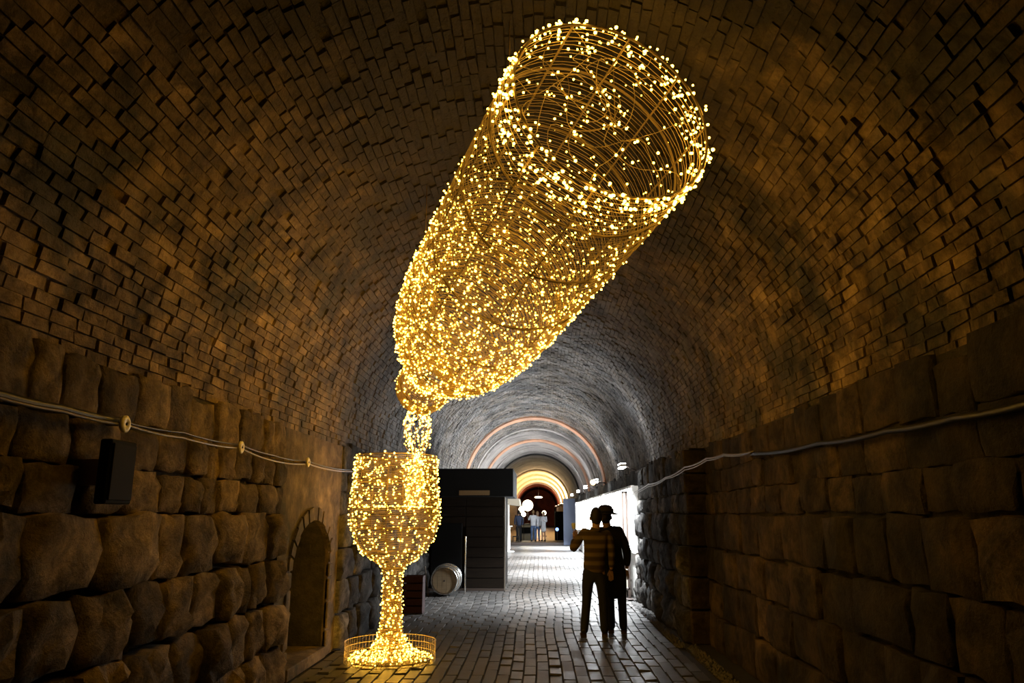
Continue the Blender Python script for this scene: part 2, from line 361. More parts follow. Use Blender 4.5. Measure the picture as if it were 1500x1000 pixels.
m = MB(); m.box(XR_N + .04, 2.8, Y0, YSTEP + .1, 0, ZS + .02); m.box(XR_F + .06, 2.8, YSTEP + .05, Y1, 0, ZS + .02)
wall_r = struct(m.build('wall_right', M['joint']))
T, tn = stones('r', 1.8, YSTEP - .02, XR_N + .04, .065, .04, (.4, .8))
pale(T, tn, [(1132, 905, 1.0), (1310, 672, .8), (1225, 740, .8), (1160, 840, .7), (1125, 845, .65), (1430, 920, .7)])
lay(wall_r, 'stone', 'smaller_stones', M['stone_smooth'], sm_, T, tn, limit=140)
T, tn = stones('r', YSTEP, 15.0, XR_F + .06, .11, .10, (.30, .55))
T2, tn2 = stones('r', 15.0, 38, XR_F + .06, .08, .05, (.4, .8))
lay(wall_r, 'stone', 'farther_stones', M['stone_dark'], sv, T + T2, tn + tn2, limit=140)
# the end of the projecting stretch, faced with quoins towards the camera
for ci in range(len(COURSES) - 1):
    mb = MB(); mb.box(XR_F - .02 - random.uniform(0, .03), XR_N + .06, YSTEP - .03 - random.uniform(0, .02), YSTEP + .12, COURSES[ci] + .01, COURSES[ci + 1] - .01, .015)
    o = mb.build('quoin', M['stone_smooth'], wall_r); set_tint(o.data, random.uniform(.2, .5))

# springing ledge where wall meets the vault on the right
m = MB(); m.box(XR_F + .05, 2.6, YSTEP + .05, Y1, ZS - .03, ZS + .01, .0); struct(m.build('trim_1', M['mortar']))
# rings of the vault farther in
def rib(y, wid, inn, mt, name):
    m = MB(); seg = 60; vs = []; fs = []
    for k in range(seg + 1):
        a = PI * k / seg
        for (rr, yy) in ((R0 + .05, y), (R0 - inn, y), (R0 - inn, y + wid), (R0 + .05, y + wid)): vs.append((CX - rr * math.cos(a), yy, ZS + rr * math.sin(a)))
    for k in range(seg):
        for q in range(4): fs.append((k * 4 + q, k * 4 + (q + 1) % 4, k * 4 + 4 + (q + 1) % 4, k * 4 + 4 + q))
    m.add(vs, fs); return struct(m.build(name, mt))
rib(25.2, .7, .05, M['warmring'], 'trim_4'); rib(33.0, .9, .06, M['warmring'], 'trim_5')
rib(41.3, .5, .07, M['darkring'], 'trim_6'); rib(28.5, .4, .05, M['farvault'], 'trim_7'); rib(37, .4, .05, M['farvault'], 'trim_8')
rib(62, .5, .05, M['warmvault'], 'trim_9'); rib(72, .5, .05, M['warmvault'], 'trim_10')
m = MB(); m.box(-3, 2.8, Y1 - .2, Y1, 0, 5.2); wf = struct(m.build('wall_far', M['redwall']))

# pavers
pv = [unit_piece(1, 1, .22, .09, 400 + i, back=0) for i in range(8)]
T = []; tn = []; WP = .135; LP = .46
for c in range(int((1.80 + 2.5) / WP)):
    x = -2.48 + (c + .5) * WP; y = 6.6 + (c % 2) * LP / 2
    while y < 30:
        wob = .05 * math.sin((y - 12) * 1.15) * math.exp(-((y - 14.5) / 4.5) ** 2)
        A = np.eye(4); A[:3, 0] = (WP * .93, 0, 0); A[:3, 1] = (wob * .2, LP * .965, 0); A[:3, 2] = (random.gauss(0, .0012), random.gauss(0, .0012), .021 + random.gauss(0, .0013)); A[:3, 3] = (x + wob, y + LP / 2, -.02)
        T.append(A); tn.append(.5 + random.gauss(0, .2)); y += LP
lay(floor, 'paver', 'smaller_pavers', M['paver'], pv, T, tn)
# kerb and rubble along the foot of the right wall
m = MB(); V = []; Fc = []
for i in range(1500):
    y = 6.0 + 8.6 * random.random(); x = random.uniform(1.80, 1.93) if y < YSTEP - .2 else random.uniform(1.70, 1.82); s = random.uniform(.010, .032)
    z = s * .5 + max(0, (x - 1.8)) * .14
    b = [(x + s * random.uniform(.7, 1.3) * dx, y + s * random.uniform(.7, 1.3) * dy, z - .01 + s * random.uniform(.6, 1.1) * dz) for dx, dy, dz in ((1, 0, 0), (-1, 0, 0), (0, 1, 0), (0, -1, 0), (0, 0, 1), (0, 0, -1))]
    m.add(b, [(0, 2, 4), (2, 1, 4), (1, 3, 4), (3, 0, 4), (2, 0, 5), (1, 2, 5), (3, 1, 5), (0, 3, 5)])
tag(m.build('rubble', M['gravel'], None, 'stuff'), 'loose grey stone rubble along the foot of the right wall', 'rubble')
y = 5.8; k = 0
kerb = []
m = MB(); m.box(1.80, 2.2, Y0, 6, -.02, .012); m.build('verge', M['dirt'], floor)
m = MB(); m.box(1.795, 2.2, 6, 38, -.02, .01); m.build('verge', M['dirt'], floor)

# ------------------------------------------------------------------ fairy-light sculptures
ICO = bmesh.new(); bmesh.ops.create_icosphere(ICO, subdivisions=1, radius=1)
IV = np.array([v.co[:] for v in ICO.verts]); IF = [tuple(v.index for v in f.verts) for f in ICO.faces]; ICO.free()
def frame_of(ax):
    ax = Vector(ax).normalized(); u = ax.cross(Vector((0, 0, 1)))
    if u.length < .01: u = Vector((1, 0, 0))
    u.normalize(); return ax, u, ax.cross(u).normalized()
def bulbs(root, pts, rad, limit):
    pts = np.array(pts); rads = rad * rng.uniform(.6, 1.25, len(pts)); P = proj(pts)
    order = np.argsort(-rads / P[:, 2]); pick = order[:limit]; rest = order[limit:]
    me = D_.meshes.new('bulb'); me.from_pydata((IV * rad).tolist(), [], IF); me.materials.append(M['bulb'])
    off = np.array(root.location)
    for i in pick:
        o = D_.objects.new('bulb', me); COL.objects.link(o); o.parent = root; o.location = (pts[i] - off).tolist(); o.scale = (rads[i] / rad,) * 3
    if len(rest):
        V = (pts[rest][:, None, :] - off + IV[None] * rads[rest][:, None, None]).reshape(-1, 3)
        F_ = (np.array(IF)[None] + (np.arange(len(rest)) * 12)[:, None, None]).reshape(-1, 3)
        me = D_.meshes.new('smaller_bulbs'); me.from_pydata(V.tolist(), [], F_.tolist()); link('smaller_bulbs', me, M['bulb'], root, 'stuff')
def string_lights(root, P0, ax, L, rad_at, turns, seg, wr, weight, nb, br, lim, jit=.012, phase=0, name='light_string', tilt=0, warp=0):
    """one string wound round a surface of revolution, bulbs hung on it"""
    ax, u, v = frame_of(ax); n = turns * seg; P0 = Vector(P0); pts = []
    ph = [random.uniform(0, 6) for _ in range(4)]
    for i in range(n + 1):
        s = i / n; a = 2 * PI * i / seg; s = (1 - warp) * s + warp * s * s
        t = s + (tilt * math.cos(a + ph[0] + 2 * s) + .4 * tilt * math.sin(2 * a + ph[1] + 9 * s)) * min(1, s * 12, (1 - s) * 12)
        t = min(max(t, 0), 1); r = rad_at(t) + .006 * math.sin(a * 5 + i * .37)
        pts.append(P0 + ax * (t * L) + (math.cos(a) * u + math.sin(a) * v) * r)
    m = MB(); m.tube(pts, wr, 3, True, True); m.build(name, M['wire'], root)
    sw = [((1 - warp) * q + warp * q * q, 1 - warp + 2 * warp * q) for q in [(i + .5) / n for i in range(n)]]; wgt = np.array([weight(a_) * rad_at(a_) * b_ for a_, b_ in sw]); cum = np.cumsum(wgt); cum /= cum[-1]
    out = []
    for q in range(nb):
        s = (q + random.random() * .9) / nb; i = int(np.searchsorted(cum, s)); i = min(i, n - 1); f = random.random()
        p = pts[i].lerp(pts[i + 1], f); axisp = P0 + ax * ((p - P0).dot(ax)); outd = (p - axisp); rr = outd.length; outd = outd / max(rr, 1e-4)
        tan = ax.cross(outd)
        p = p + outd * random.uniform(-.2, 1.6) * jit + tan * random.gauss(0, jit) + ax * random.gauss(0, jit)
        out.append(tuple(p))
    return out

# the bottle
BP0 = Vector((-1.317, 8.174, 2.969)); BP1 = Vector((.452, 3.873, 3.902)); BAX = (BP1 - BP0); BL = BAX.length; BAX.normalize()
bt = [0, .035, .05, .07, .09, .12, .16, .20, .25, .30, .35, .42, .5, .65, .8, .97, 1.0]
br_ = [.285, .295, .295, .26, .245, .265, .33, .41, .51, .585, .635, .665, .675, .665, .655, .64, .632]
brad = lambda t: float(np.interp(t, bt, br_))
bottle = thing('bottle_sculpture', 'giant wine bottle shape wound with warm fairy lights, tilted under the tunnel vault and pouring', 'light sculpture', tuple(BP1))
ax, u, v = frame_of(BAX)
m = MB()
for t in (0, .05, .09, .16, .25, .35, .5, .65, .8, .92, 1.0): m.ringtube(BP0 + BAX * BL * t, u, v, brad(t) - .012, .009, 56, 5)
for k in range(10):
    a = 2 * PI * k / 10; m.tube([BP0 + BAX * BL * t + (math.cos(a) * u + math.sin(a) * v) * (brad(t) - .014) for t in np.linspace(0, 1, 40)], .008, 4)
m.build('frame', M['frame'], bottle)
def bw(s): return float(np.interp(s, [0, .1, .3, .5, .62, .72, .8, .93, .955, .985, 1], [1.5, 1.6, 1.6, 1.5, 1.2, .85, .45, .32, .8, 1.6, 1.6]))
pts = string_lights(bottle, BP0, BAX, BL, brad, 235, 40, .0023, bw, 2700, .0125, 300, .014, tilt=.012, warp=.78)
pts += string_lights(bottle, BP0, BAX, BL * .60, lambda t: brad(t * .60) - .02, 60, 36, .0027, lambda s: 1, 700, .0125, 300, .014, name='inner_light_string', tilt=.04)
# the base panel of the bottle carries loose strings across it
ps = []; m = MB()
for k in range(9):
    a0 = k * .7; q = []
    for i in range(30):
        rr = .60 * (i / 29 * 2 - 1); off = .16 * math.sin(i * .4 + k) + (k - 4) * .05
        d = u * (math.cos(a0) * rr - math.sin(a0) * off) + v * (math.sin(a0) * rr + math.cos(a0) * off)
        if d.length > .62: d *= .62 / d.length
        q.append(BP1 - BAX * (.03 + .03 * math.sin(i + k)) + d)
    m.tube(q, .0025, 3)
    for i in range(30):
        if random.random() < .36: ps.append(tuple(q[i] + Vector((random.gauss(0, .02), random.gauss(0, .02), random.gauss(0, .02)))))
m.build('base_light_string', M['wire'], bottle)
rim = []
for k in range(300):
    a = 2 * PI * k / 300 + random.gauss(0, .02); t = random.choice((.985, 1.0, 1.0, .955, .97)); r = brad(min(t, 1)) + random.uniform(-.01, .02)
    rim.append(tuple(BP0 + BAX * BL * (t + random.gauss(0, .003)) + (math.cos(a) * u + math.sin(a) * v) * r))
bulbs(bottle, rim, .0100, 90); bulbs(bottle, pts + ps, .0082, 210)
# rods that hang it from the vault
for k, (t, sx) in enumerate(((.35, -.3), (.35, .3), (.85, -.3), (.85, .3))):
    p = BP0 + BAX * BL * t + u * (brad(t) * .6 * (1 if sx > 0 else -1)) + v * 0
    top = p.copy(); rr = brad(t)
    p.z += .8 * rr * .98; zt = ZS + math.sqrt(max(.1, (R0 - .0) ** 2 - (p.x - CX) ** 2))
    mb = MB(); mb.tube([p, (p.x, p.y, max(zt, p.z + .05))], .004, 4); mb.build('hanging_wire', M['frame'], bottle)

# the stream of wine
sp = [Vector((-1.36, 8.24, 2.80)), Vector((-1.375, 8.34, 2.62)), Vector((-1.385, 8.42, 2.40)), Vector((-1.40, 8.47, 2.10)), Vector((-1.41, 8.50, 1.72))]
stream = thing('wine_stream', 'short column of loose fairy lights falling from bottle mouth into the glass', 'light sculpture', tuple(sp[-1]))
ps = []
for k in range(12):
    m = MB(); q = []; a0 = 2 * PI * k / 12
    for i in range(40):
        s = i / 39 * (len(sp) - 1); j = min(int(s), len(sp) - 2); c = sp[j].lerp(sp[j + 1], s - j); a = a0 + .5 * math.sin(i * .25 + k)
        rr = (.165 - .02 * s) * (1 if k % 3 else .55) + .012 * math.sin(i * 1.3 + k)
        q.append(c + Vector((math.cos(a) * rr, math.sin(a) * rr * .8, 0)))
        if random.random() < .72: ps.append(tuple(q[-1] + Vector((random.gauss(0, .012), random.gauss(0, .012), random.gauss(0, .02)))))
    m.tube(q, .0025, 3); m.build('light_string', M['wire'], stream)
bulbs(stream, ps, .0105, 300)

# the glass
GB = on_z(571, 968, 0); GX, GY = float(GB[0]), float(GB[1])
gz = [.03, .05, .07, .10, .15, .22, .32, .5, .75, .95, 1.03, 1.10, 1.18, 1.30, 1.45, 1.60, 1.70, 1.85, 2.05, 2.29]
gr = [.46, .44, .36, .27, .20, .165, .135, .118, .108, .108, .15, .26, .36, .445, .505, .53, .525, .51, .495, .475]
grad = lambda z: float(np.interp(z, gz, gr))
glass = thing('glass_sculpture', 'giant stemmed wine glass shape wound with warm fairy lights, standing on the paving', 'light sculpture', (GX, GY, 0))
m = MB()
for z in (.03, .15, .32, .65, 1.0, 1.18, 1.45, 1.68, 2.0, 2.29): m.ringtube((GX, GY, z), (1, 0, 0), (0, 1, 0), grad(z) - .01, .008, 48, 5)
for k in range(8):
    a = 2 * PI * k / 8; m.tube([(GX + math.cos(a) * (grad(z) - .012), GY + math.sin(a) * (grad(z) - .012), z) for z in gz], .007, 4)
    m.tube([(GX, GY, .02), (GX + math.cos(a) * .46, GY + math.sin(a) * .46, .02)], .007, 4)
m.build('frame', M['frame'], glass)
H = 2.26
def gw(s):
    z = .03 + s * H
    return float(np.interp(z, [.03, .2, .3, .9, 1.0, 1.2, 1.25, 1.66, 1.7, 2.29], [5.0, 3.2, 2.0, 1.7, 1.6, 1.2, .95, .85, 1.35, 1.7]))
pts = string_lights(glass, (GX, GY, .03), (0, 0, 1), H, lambda t: grad(.03 + t * H), 120, 28, .0027, gw, 1150, .015, 300, .014, tilt=.010)
ps = []
# wine surface and foot: spirals of the same string
for (zz, R_, nn, nm) in ((1.68, .50, 14, 'wine_surface_string'), (.05, .45, 16, 'foot_string')):
    q = [(GX + R_ * i / (nn * 24) * math.cos(2 * PI * i / 24), GY + R_ * i / (nn * 24) * math.sin(2 * PI * i / 24), zz + .008 * math.sin(i)) for i in range(20, nn * 24)]
    m = MB(); m.tube(q, .0025, 3); m.build(nm, M['wire'], glass)
    for _ in range(70 if zz > 1 else 240): ps.append(tuple(Vector(q[int(len(q) * math.sqrt(random.random())) - 1]) + Vector((0, 0, random.uniform(.0, .03)))))
bulbs(glass, pts + ps, .0095, 300)

# wire guard round the foot
guard = thing('wire_guard', 'low round wire mesh guard standing round the foot of the lit glass', 'wire guard', (GX, GY, 0))
RG = .51
for z in (.012, .075, .145, .215): m = MB(); m.ringtube((GX, GY, z), (1, 0, 0), (0, 1, 0), RG, .0035, 64, 4); m.build('hoop', M['guard'], guard)
me = None
for k in range(72):
    a = 2 * PI * k / 72; p = (GX + RG * math.cos(a), GY + RG * math.sin(a))
    if me is None: mb = MB(); mb.tube([(p[0], p[1], 0.0), (p[0], p[1], .225)], .0022, 4); o = mb.build('upright_wire', M['guard'], guard); me = o.data
    else: o = D_.objects.new('upright_wire', me); COL.objects.link(o); o.parent = guard; o.rotation_euler = (0, 0, a)

# power lead on the floor
m = MB(); q = [on_z(x, y, .012) for x, y in ((420, 962), (455, 956), (480, 953), (498, 951))]; q = [tuple(p) for p in q]
m.tube(q, .010, 5); tag(m.build('power_lead', M['blackcable']), 'black power lead running along the floor to the wire guard', 'cable')
m = MB(); q = [tuple(on_z(x, y, .008)) for x, y in ((500, 983), (530, 990), (560, 989), (590, 990), (625, 982))]; 

# ------------------------------------------------------------------ cables on the walls
XC = XL + .13
def swag(px, X, r, name, label, mt, n=10, dz=0.0):
    P = [Vector(on_x(a, b, X)) + Vector((0, 0, dz)) for a, b in px]; q = []
    for i in range(len(P) - 1):
        for k in range(n): s = k / n; q.append(P[i].lerp(P[i + 1], s) - Vector((0, 0, .035 * (P[i + 1] - P[i]).length * 4 * s * (1 - s) * .4)))
    q.append(P[-1]); m = MB(); m.tube(q, r, 6); return tag(m.build(name, mt), label, 'cable')
lp = [(-60, 570), (0, 583), (90, 602), (183, 622), (268, 641), (352, 656), (398, 674), (450, 679), (520, 690)]
swag(lp, XC, .009, 'wall_cable', 'lower tan grey cable slung along the left stone wall between white insulators', M['greycable'])
swag([(a, b - 4) for a, b in lp[:4]] + [(268, 633), (352, 651), (398, 666), (450, 675), (520, 688)], XC - .02, .008, 'wall_cable', 'upper black cable slung just above the lower one on the left wall', M['blackcable'])
swag([(-60, 564), (0, 577), (90, 597), (183, 617)], XC - .03, .02, 'wall_conduit', 'thick dark conduit at far left leading up to the first white insulator', M['blackcable'])
swag([(1600, 570), (1500, 593), (1400, 612), (1300, 631), (1200, 649), (1100, 664)], XR_N - .04, .020, 'wall_conduit', 'thick black conduit along the near right wall', M['blackcable'])
swag([(1104, 661), (1060, 665), (1035, 671), (1003, 684), (975, 699), (950, 709), (912, 722)], XR_F - .16, .009, 'wall_cable', 'pale grey twisted cable climbing out of the lit stretch along the right wall', M['greycable'])
swag([(1100, 664), (1060, 667), (1035, 674), (1003, 688), (975, 701), (950, 712), (912, 724)], XR_F - .15, .007, 'wall_cable', 'thin second strand beneath the pale twisted cable on the right wall', M['greycable'])
ins = ['round white porcelain disc holding the cable above the black loudspeaker', 'round white porcelain disc midway along the left cable', 'white porcelain disc on the left cable just above the dark arched refuge', 'small white disc on the left cable farthest along, beside the lit glass']
for (px, py), lb in zip(((183, 621), (353, 655), (451, 677), (521, 690)), ins):
    p = Vector(on_x(px, py, XC + .015)); t = thing('cable_insulator', lb, 'insulator', (XL + .0, p.y, p.z), 'porcelain cable insulators on the left wall')
    mb = MB(); mb.lathe((p.x, p.y, p.z), (1, 0, 0), [(-.012, .035), (-.008, .05), (.006, .05), (.012, .042), (.013, .014), (.004, .013)], 24); mb.build('disc', M['porcelain'], t)
    mb = MB(); mb.lathe((XL - .08, p.y, p.z), (1, 0, 0), [(0, .012), (.2, .012)], 10); mb.build('spindle', M['frame'], t)
    mb = MB(); mb.lathe((p.x + .004, p.y, p.z), (1, 0, 0), [(0, .008), (.012, .008)], 8); mb.build('bolt', M['blackcable'], t)

# loudspeaker on left wall
a = on_x(160, 690, -2.28); b = on_x(198, 690, -2.28)
ys_, ye = float(a[1]), float(b[1]); z1 = float(on_x(160, 641, -2.28)[2]); z0 = float(on_x(160, 738, -2.28)[2])
sp_ = thing('wall_speaker', 'black box loudspeaker hung on the left stone wall under the first insulator', 'speaker', (-2.4, (ys_ + ye) / 2, z0))
mb = MB(); mb.box(-2.35, -2.285, ys_, ye, z0, z1, .008); mb.build('cabinet', M['black'], sp_)
mb = MB(); mb.box(-2.286, -2.275, ys_ + .015, ye - .015, z0 + .02, z1 - .02, .004); mb.build('grille', M['black'], sp_)
mb = MB(); mb.box(XL - .03, -2.345, (ys_ + ye) / 2 - .03, (ys_ + ye) / 2 + .03, z0 + .1, z1 - .1, .003); mb.build('bracket', M['frame'], sp_)

# ------------------------------------------------------------------ the booth and what stands by it
YB = 16.7
X = lambda px, Y=YB: float(on_y(px, 752, Y)[0])
Z = lambda py, Y=YB: float(on_y(690, py, Y)[2])
bx1 = X(739); bx0 = XL + .1; zt = Z(727); zh = Z(686)
booth = thing('kiosk', 'tall dark timber kiosk with overhanging black fascia against the left wall', 'kiosk', ((bx0 + bx1) / 2, YB, 0))
xm = X(683)
mb = MB(); mb.box(bx0, bx1 - .02, YB + .06, YB + 2.2, 0, zt); mb.build('body', M['booth'], booth)
nb = 9
for i in range(nb):
    zz = .04 + i * (zt - .04) / nb
    mb = MB(); mb.box(xm, bx1, YB, YB + .06, zz + .006, zz + (zt - .04) / nb - .006, .004); mb.build('plank', M['booth'], booth)
    if i > 5: mb = MB(); mb.box(bx0, xm - .01, YB, YB + .06, zz + .006, zz + (zt - .04) / nb - .006, .004); mb.build('plank', M['booth'], booth)
mb = MB(); mb.box(bx0, X(752, YB - .3), YB - .35, YB + 2.3, Z(727, YB - .35), Z(686, YB - .35), .01); mb.build('fascia', M['fascia'], booth)
mb = MB(); mb.box(X(672, YB - .36), X(717, YB - .36), YB - .365, YB - .35, Z(725, YB - .36), Z(718, YB - .36), .003); mb.build('reflection_strip', M['tanstrip'], booth)  # tan strip paints the amber reflection low on the fascia
mb = MB(); mb.box(bx0 + .05, xm - .08, YB - .03, YB + .02, .05, Z(766), .01); mb.build('hatch', M['black'], booth)
mb = MB(); mb.box(xm - .02, xm + .01, YB - .03, YB - .002, .0, Z(785), .004); mb.build('corner_strip', M['steel'], booth)
mb = MB(); mb.box(bx0, bx1, YB - .02, YB + .0, 0, .05, .004); mb.build('plinth', M['darkframe'], booth)
mb = MB(); mb.box(bx1 - .005, bx1 + .02, YB + .0, YB + .03, 0, zt, .003); mb.build('edge_trim', M['greycable'], booth)

bc = on_z(650, 874, 0); bX, bY = float(bc[0]), float(bc[1]); RB = .305
barrel = thing('wine_barrel', 'oak wine barrel lying on its side in front of the dark kiosk', 'barrel', (bX, bY + .4, 0))
prof = lambda s: RB * (.86 + .14 * math.sin(PI * s)); BLn = .85
for k in range(16):
    a0, a1 = 2 * PI * k / 16 + .012, 2 * PI * (k + 1) / 16 - .012; vs = []; fs = []
    nn = 7
    for i in range(nn):
        s = i / (nn - 1); r = prof(s)
        for aa in (a0, a1):
            for rr in (r, r - .03): vs.append((bX + rr * math.cos(aa), bY + s * BLn, RB + rr * math.sin(aa)))
    for i in range(nn - 1):
        q = i * 4
        fs += [(q, q + 2, q + 6, q + 4), (q + 1, q + 5, q + 7, q + 3), (q, q + 4, q + 5, q + 1), (q + 2, q + 3, q + 7, q + 6)]
    fs += [(0, 1, 3, 2), (nn * 4 - 4, nn * 4 - 2, nn * 4 - 1, nn * 4 - 3)]
    mb = MB(); mb.add(vs, fs); mb.build('stave', M['oak'], barrel)
for s0, s1 in ((.0, .07), (.2, .26), (.4, .45), (.55, .6), (.74, .8), (.93, 1.0)):
    mb = MB(); mb.lathe((bX, bY, RB), (0, 1, 0), [(s0 * BLn, prof(s0) - .002), (s0 * BLn, prof(s0) + .006), (s1 * BLn, prof(s1) + .006), (s1 * BLn, prof(s1) - .002)], 40, cap=False); mb.build('hoop', M['steel'], barrel)
for s in (.035, .965):
    for k in range(5):
        hw = .228; x0 = -hw + k * 2 * hw / 5; x1 = x0 + 2 * hw / 5 - .004; vs = []; fs = []
        nn = 6
        for i in range(nn + 1):
            xx = x0 + (x1 - x0) * i / nn; h = math.sqrt(max(.0001, .232 ** 2 - xx * xx))
            for yy in (-.01, .01): vs += [(bX + xx, bY + s * BLn + yy, RB - h), (bX + xx, bY + s * BLn + yy, RB + h)]
        for i in range(nn): q = i * 4; fs += [(q, q + 4, q + 5, q + 1), (q + 2, q + 3, q + 7, q + 6), (q + 1, q + 5, q + 7, q + 3), (q, q + 2, q + 6, q + 4)]
        fs += [(0, 1, 3, 2), (nn * 4, nn * 4 + 2, nn * 4 + 3, nn * 4 + 1)]
        mb = MB(); mb.add(vs, fs); mb.build('head_board', M['barrelhead'], barrel)
mb = MB(); mb.lathe((bX, bY + .03 * BLn - .012, RB), (0, 1, 0), [(0, .016), (.02, .018)], 12); mb.build('bung', M['blackcable'], barrel)
p0 = on_z(627, 872, 0); mb = MB(); mb.tube([tuple(p0), (float(p0[0]) - .09, float(p0[1]) + .1, .56)], .016, 8)
tag(mb.build('leaning_pole', M['greycable']), 'thin pale pole leaning left of the barrel beside the lit glass', 'pole')
cx, cy = -2.12, 13.0; rc = thing('crate', 'dark red crate half hidden between lit glass and barrel', 'crate', (cx, cy, 0)); M['red'] = mat('dark_red', (.035, .006, .004), .8)
for i in range(5):
    mb = MB(); mb.box(cx - .17, cx + .17, cy - .15, cy - .13, .02 + i * .12, .12 + i * .12, .004); mb.build('slat', M['red'], rc)
    mb = MB(); mb.box(cx - .17, cx + .17, cy + .13, cy + .15, .02 + i * .12, .12 + i * .12, .004); mb.build('slat', M['red'], rc)
for sx in (-1, 1): mb = MB(); mb.box(cx + sx * .16 - .01, cx + sx * .16 + .01, cy - .13, cy + .13, .0, .60, .004); mb.build('end_panel', M['red'], rc)
mb = MB(); mb.box(cx - .15, cx + .15, cy - .13, cy + .13, .01, .03); mb.build('bottom', M['red'], rc)

# ------------------------------------------------------------------ lit display cases along right wall
place = ['nearest, behind the couple', 'second from the camera', 'third from the camera', 'fourth from the camera', 'fifth from the camera', 'farthest, beside the slate partition']
yc0 = 15.0; cw = 3.9
for i in range(6):
    ya = yc0 + i * cw; yb = ya + cw - .12; x1 = XR_F - .02; x0 = x1 - .10
    t = thing('display_case', 'glowing white display case on the right wall, ' + place[i], 'display case', (x1, (ya + yb) / 2, .9), 'glowing white display cases along the right wall')
    mb = MB(); mb.box(x0, x0 + .03, ya + .04, yb - .04, .92, 2.12); mb.build('lit_panel', M['case'], t)
    mb = MB(); mb.box(x0 + .03, x1 + .02, ya, yb, .88, 2.16); mb.build('back_box', M['whitepaint'], t)
    for (a_, b_, c_, d_) in ((ya, yb, .86, .92), (ya, yb, 2.12, 2.17), (ya, ya + .04, .92, 2.12), (yb - .04, yb, .92, 2.12)):
        mb = MB(); mb.box(x0 - .012, x0 + .04, a_, b_, c_, d_, .004); mb.build('frame_bar', M['whitepaint'], t)
    mb = MB(); mb.box(x0 + .02, x1 + .03, ya + .01, yb - .01, .02, .86); mb.build('base_panel', M['whitepaint'], t)
fl = ['nearest, over the couple', 'second along', 'third along', 'fourth along', 'last, by the slate partition']
for i, yy in enumerate((14.7, 21.5, 26.5, 31.5, 37.5)):
    zz = 2.50; xx = 1.62
    t = thing('flood_lamp', 'white flood lamp on a bracket above the lit display cases, ' + fl[i], 'lamp', (xx, yy, zz), 'white flood lamps above the display cases')
    mb = MB(); mb.box(xx - .06, xx + .06, yy - .25, yy + .25, zz, zz + .05, .01); mb.build('housing', M['whitepaint'], t)
    mb = MB(); mb.box(xx - .05, xx + .05, yy - .24, yy + .24, zz - .02, zz + .001); mb.build('lens', M['led'], t)
    mb = MB(); mb.tube([(xx + .05, yy, zz + .03), (XR_F - .06, yy, zz - .06)], .014, 6); mb.build('bracket', M['darkframe'], t)
    ld = D_.lights.new('flood_light', 'AREA'); ld.shape = 'RECTANGLE'; ld.size = .1; ld.size_y = .46; ld.energy = FLOOD_W * (.35 if i == 0 else 1); ld.color = (.9, .95, 1)
    ld.spread = 1.75
    lo = D_.objects.new('flood_light', ld); COL.objects.link(lo); lo.parent = t; lo.location = (0, 0, -.03); lo.rotation_euler = (0, math.radians(20), 0)
    if True:  # upward light and top lens, added to brighten the vault
        ld = ld.copy(); ld.energy = (22, 45, 45, 25, 15)[i]; ld.spread = 2.6; lo = D_.objects.new('flood_light', ld); COL.objects.link(lo); lo.parent = t; lo.location = (0, 0, .08); lo.rotation_euler = (PI, math.radians(-28), 0)
        mb = MB(); mb.box(xx - .05, xx + .05, yy - .24, yy + .24, zz + .05, zz + .07); mb.build('lens', M['led'], t)
# warm lamp among them
t = thing('bulkhead_lamp', 'small round warm yellow lamp among the white flood lamps above the cases', 'lamp', (1.75, 24.6, 2.6))
mb = MB(); mb.lathe((1.75, 24.6, 2.6), (0, -1, .2), [(0, .10), (.04, .10), (.05, .08)], 20); mb.build('housing', M['darkframe'], t)
mb = MB(); mb.lathe((1.75, 24.54, 2.61), (0, -1, .2), [(0, .085), (.05, .07), (.08, .03)], 20); mb.build('lens', M['warmlens'], t)
mb = MB(); mb.tube([(1.75, 24.6, 2.6), (XR_F + .2, 24.6, 2.6)], .02, 6); mb.build('bracket', M['darkframe'], t)
for yy in (24.9, 32.7):
    ld = D_.lights.new('warm_light', 'SPOT'); ld.energy = 60; ld.color = (1, .55, .25); ld.spot_size = 1.6; ld.spot_blend = .6; ld.shadow_soft_size = .05
    lo = D_.objects.new('warm_light', ld); COL.objects.link(lo); lo.parent = t
    lo.location = Vector((1.6, yy, 2.75)) - Vector(t.location); lo.rotation_euler = (PI, math.radians(-20), 0)
# framed stand near the couple
ysd = 15.2; t = thing('sign_stand', 'tall narrow pale sign board in a dark brown frame behind the person in the hat', 'sign', (1.72, ysd, 0))
xa, xb = float(on_y(911, 752, ysd)[0]), float(on_y(920, 752, ysd)[0])
mb = MB(); mb.box(xa + .04, xb - .03, ysd - .01, ysd + .01, .2, 2.02); mb.build('board', M['drab'], t)
for (a_, b_, c_, d_) in ((xa, xa + .04, 0, 2.05), (xb - .05, xb, 0, 2.05), (xa, xb, 2.02, 2.06), (xa, xb, .18, .21)):
    mb = MB(); mb.box(a_, b_, ysd - .015, ysd + .015, c_, d_, .003); mb.build('frame_bar', M['darkframe'], t)
mb = MB(); mb.box(xa - .03, xb + .03, ysd - .15, ysd + .15, 0, .02, .003); mb.build('foot', M['darkframe'], t)
xp = float(on_y(901, 752, 17)[0]); mb = MB(); mb.tube([(xp, 17, 0), (xp, 17, 2.1)], .012, 6); mb.lathe((xp, 17, 0), (0, 0, 1), [(0, .09), (.015, .09), (.02, .02)], 16)
tag(mb.build('thin_post', M['darkframe']), 'thin dark post standing before the glowing display cases above the hat', 'post')

